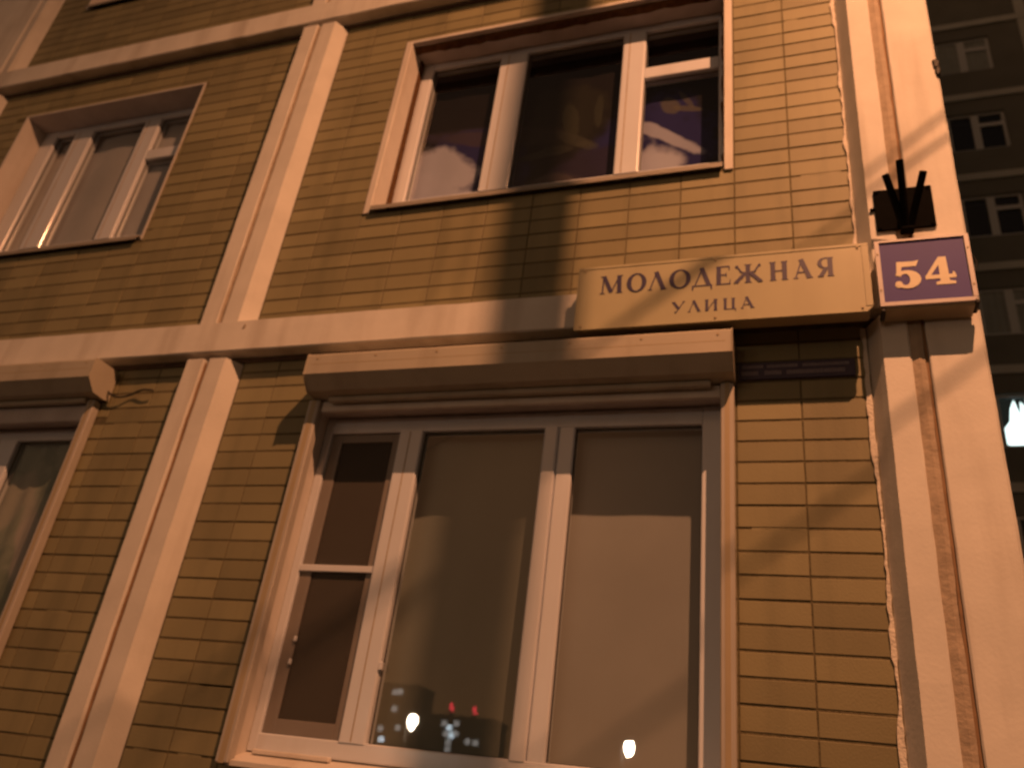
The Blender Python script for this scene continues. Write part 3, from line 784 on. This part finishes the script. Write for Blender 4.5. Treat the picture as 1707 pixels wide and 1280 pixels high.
ld = bpy.data.lights.new('lamp_light', 'AREA'); ld.shape = 'DISK'; ld.size = .085; ld.energy = LAMP_W; ld.color = LAMP_RGB   # flat lens facing the ground
lo2 = bpy.data.objects.new('lamp_light', ld); link(lo2, lp); lo2.location = LAMP - lo_

# two more lamps down the street, seen only as reflections in the panes
def far_lamp(x, y, z, label, st):
    e = empty('street_lamp', (x, y, 0))
    MB().tube([(0,0,0),(0,0,z-.3)], [.10,.06], 12).build('pole', M_steel, e)
    MB().tube([(0,0,z-.3),(.15,0,z+.25),(.5,.3,z+.34)], .035, 10).build('arm', M_steel, e)
    MB().prism([(-.28,.0),(.28,.0),(.2,.16),(-.2,.16)], -.5, .5, 'z')
    B(.2, .9, .05, .6, z+.27, z+.42, b=.04).build('lamp_head', M_steel, e)
    mb = MB(); n = 10
    rings = [[(.55 + rr*math.cos(2*math.pi*i/n), .3 + rr*math.sin(2*math.pi*i/n), z + dz) for i in range(n)] for rr, dz in ((.12,-.75),(.34,-.35),(.36,.05),(.22,.26))]
    vs = [p for r_ in rings for p in r_]; fs = [(k*n+i, k*n+(i+1)%n, (k+1)*n+(i+1)%n, (k+1)*n+i) for k in range(3) for i in range(n)] + [tuple(range(n)), tuple(3*n+i for i in range(n))]
    mb.add(vs, fs); mb.build('glare_globe', emit('lamp_glare', (1.0,.80,.58), st), e)  # oversize, tall glowing body: the lamp's halo is built into its shape
    tag(e, label, 'street lamp', 'street lamps'); return e
far_lamp(-28.9, -58.6, 8.1, 'distant street lamp reflected in the middle pane of the big lower window', 230)
far_lamp(-12.9, -61.6, 8.0, 'distant street lamp reflected in the right pane of the big lower window', 230)

# ------------------------------------------------------------------ overhead cables (they streak the facade with faint shadows)
for w1, w2, zc, lab in (((.773,-.09,4.636), (-.746,-.2,3.586), 6.7, 'overhead cable casting the faint slanting shadow across the street sign'),
                        ((.717,-.09,4.735), (.376,-.09,4.444), 6.9, 'second overhead cable casting a faint slanting shadow by the flag holder'),
                        ((.689,-.09,3.419), (-.163,0,2.621), 6.2, 'lower overhead cable casting the faint slanting shadow below the number sign')):
    w1, w2 = Vector(w1), Vector(w2)
    q, q2 = (LAMP + (w_-LAMP)*((LAMP.z-zc)/(LAMP.z-w_.z)) for w_ in (w1, w2)); d = (q-q2).normalized()
    pts = [q + d*(t*1.5) + Vector((0,0,.0035*(t*1.5)**2)) for t in range(-10, 11)]
    c = MB().tube(pts, .0052, 8).build('overhead_cable', M_cable, smooth=True); tag(c, lab, 'cable', 'overhead cables')

# ------------------------------------------------------------------ the block behind, right
BY = 15.0
M_bwall = mat('dark_tiled_block', (.19,.20,.18), .8, .12, 1.2, .2, 20)
M_bband = mat('dull_concrete', (.58,.62,.60), .85, .1, 1.5)
M_bpvc = mat('grey_white_frames', (.66,.72,.76), .5)
M_bglass = glass('dark_block_glass', (.55,.57,.58))
M_bcurt = mat('block_curtain', (.34,.39,.39), .95, .12, 5)
M_lit = emit('lit_room', (.80,1.0,.95), 4.0)
M_glow = emit('lit_curtain', (.30,.42,.36), .045)
bb = empty('apartment_block', (8, BY, 0))
def bp(mb, name, mt, parent=None): 
    o = rel(mb, Vector((8, BY, 0))).build(name, mt, parent or bb); return o
tag(bb, 'dark multi-storey block behind the building corner with one brightly lit window', 'building')
bz = [23.0 - 2.80*k for k in range(-1, 9)]
xa, xb = .8, 15.0
cols = [(4.20, 5.55), (7.4, 8.75), (10.6, 11.95)]
wall = MB()
xs = [xa] + [v for c in cols for v in c] + [xb]
for i in range(0, len(xs), 2): wall.box(xs[i], xs[i+1], BY, BY+.4, 0, 27.5)
for c in cols:
    zprev = 0
    for k in range(8, -1, -1):
        zt = 22.42 - 2.80*k if k != 0 else 22.47
        z0 = zt - 1.28
        if z0 < .8: continue
        wall.box(c[0], c[1], BY, BY+.4, zprev, z0); zprev = zt
    wall.box(c[0], c[1], BY, BY+.4, zprev, 27.5)
bp(wall, 'wall', M_bwall)
bp(B(xa, xb, BY+1.4, BY+14, 0, 27.4), 'core', M_dark)
for z in bz:
    if .6 < z: bp(B(xa-.05, xb+.05, BY-.06, BY+.05, z-.10, z+.12, b=.01), 'band', M_bband)
for x in (6.45, 9.7, 12.9): bp(B(x-.13, x+.13, BY-.045, BY+.05, 0, 27.4, b=.01), 'pilaster', M_bband)
for ci, c in enumerate(cols):
    for k in range(8):
        zt = 22.42 - 2.80*k if k != 0 else 22.47
        z0 = zt - 1.28
        if z0 < .8: continue
        we = empty('window'); we.parent = bb; x0, x1 = c
        off = Vector((8, BY, 0))
        def q(mb, name, mt): return rel(mb, off).build(name, mt, we)
        fr = MB(); Yf = BY+.06
        fr.box(x0, x0+.06, Yf, Yf+.1, z0, zt); fr.box(x1-.08, x1, Yf, Yf+.1, z0, zt)
        fr.box(x0+.06, x1-.08, Yf, Yf+.1, zt-.06, zt); fr.box(x0+.06, x1-.08, Yf, Yf+.1, z0, z0+.07)
        xm = x0 + .56; fr.box(xm, xm+.18, Yf-.005, Yf+.1, z0+.07, zt-.06); fr.box(xm+.18, x1-.08, Yf-.004, Yf+.1, zt-.46, zt-.34)
        q(fr, 'frame', M_bpvc)
        q(sheet(x0+.06, xm, Yf+.05, z0+.07, zt-.06), 'pane', M_bglass)
        q(sheet(xm+.18, x1-.08, Yf+.05, z0+.07, zt-.46), 'pane', M_bglass); q(sheet(xm+.18, x1-.08, Yf+.05, zt-.34, zt-.06), 'pane', M_bglass)
        if ci == 0 and k == 4:
            pts = [(x0+.10, z0+.12), (x0+.25, z0+.07), (x0+.55, z0+.08), (x0+.55, zt-.28), (x0+.48, zt-.14), (x0+.44, zt-.50), (x0+.36, zt-.10), (x0+.27, zt-.30), (x0+.22, zt-.62), (x0+.10, z0+.50)]
            q(MB().prism(pts, Yf+.058, Yf+.062, 'y'), 'lit_opening', M_lit)
            q(B(x0+.06, x1-.08, Yf+.07, Yf+.075, z0+.07, zt-.06), 'glowing_curtain', M_glow)
            q(B(xm+.30, x1-.16, Yf+.058, Yf+.062, z0+.2, zt-.6), 'lit_opening', M_lit)
        if (ci == 0 and k in (0, 3, 6)) or (ci > 0 and (ci + k) % 4 == 2):
            mb = MB(); n = 30; vs = []
            for i in range(n+1):
                x = x0+.05 + (x1-x0-.1)*i/n; yy = Yf+.045 + .0 - .012*math.sin(i*1.7) - .01
                vs += [(x, yy, z0+.05), (x, yy, zt-.05)]
            mb.add(vs, [(2*i, 2*i+2, 2*i+3, 2*i+1) for i in range(n)]); q(mb, 'net_curtain', M_bcurt)

# ------------------------------------------------------------------ a far tower block across town, seen only in the reflections
M_win = [emit('cold_lit_window', (.75,.9,1.0), 9.0), emit('dim_lit_window', (.9,.85,.8), 2.6)]
M_red = emit('red_roof_lamp', (1.0,.05,.07), 9.0)
ty = -216.6
def tower(x, wd, ht, wins, reds, label):
    e = empty('tower_block', (x, ty-6, 0))
    B(-wd/2, wd/2, -6, 5.6, 0, ht).build('wall', M_dark, e)
    B(-wd/2-.3, wd/2+.3, -6.3, 5.9, ht, ht+.6, b=.1).build('roof_edge', M_dark, e)
    for wx, wz, br in wins: B(wx-x-.75, wx-x+.75, 5.61, 5.7, wz-.7, wz+.7).build('lit_window', M_win[br], e)
    for rx, rz in reds:
        B(rx-x-.5, rx-x+.5, 5.0, 5.58, ht+.6, rz-1.0).build('roof_stub', M_dark, e)
        MB().tube([(rx-x+.4,5.3,rz-1.0),(rx-x-.3,5.3,rz+.9)], .45, 8).build('red_lamp', M_red, e)
    tag(e, label, 'building', 'far tower blocks reflected in the glass')
tower(-88, 20, 26.0, [(-91.8,24.4,1),(-90.2,23.4,0),(-88.4,24.6,1),(-91,21.9,1),(-89.4,21.6,0),(-88.2,22.2,1),(-90,19.9,1),(-89.9,18.2,1),(-89.9,16.4,0),(-85.9,16.6,1),(-84.6,20.5,1),(-82.3,20.4,1)], [(-90.6,28.6),(-83.8,28.2)], 'far tower block with cold lit windows and red roof lamps, mirrored in the middle pane')
tower(-108, 14, 33.0, [(-110.3,21.6,1),(-109.5,18.9,0),(-107.8,31.2,1),(-106.2,31.4,1),(-107.2,26.9,1),(-105.2,22.2,1)], [], 'taller far tower block mirrored beside the mullion of the middle pane')
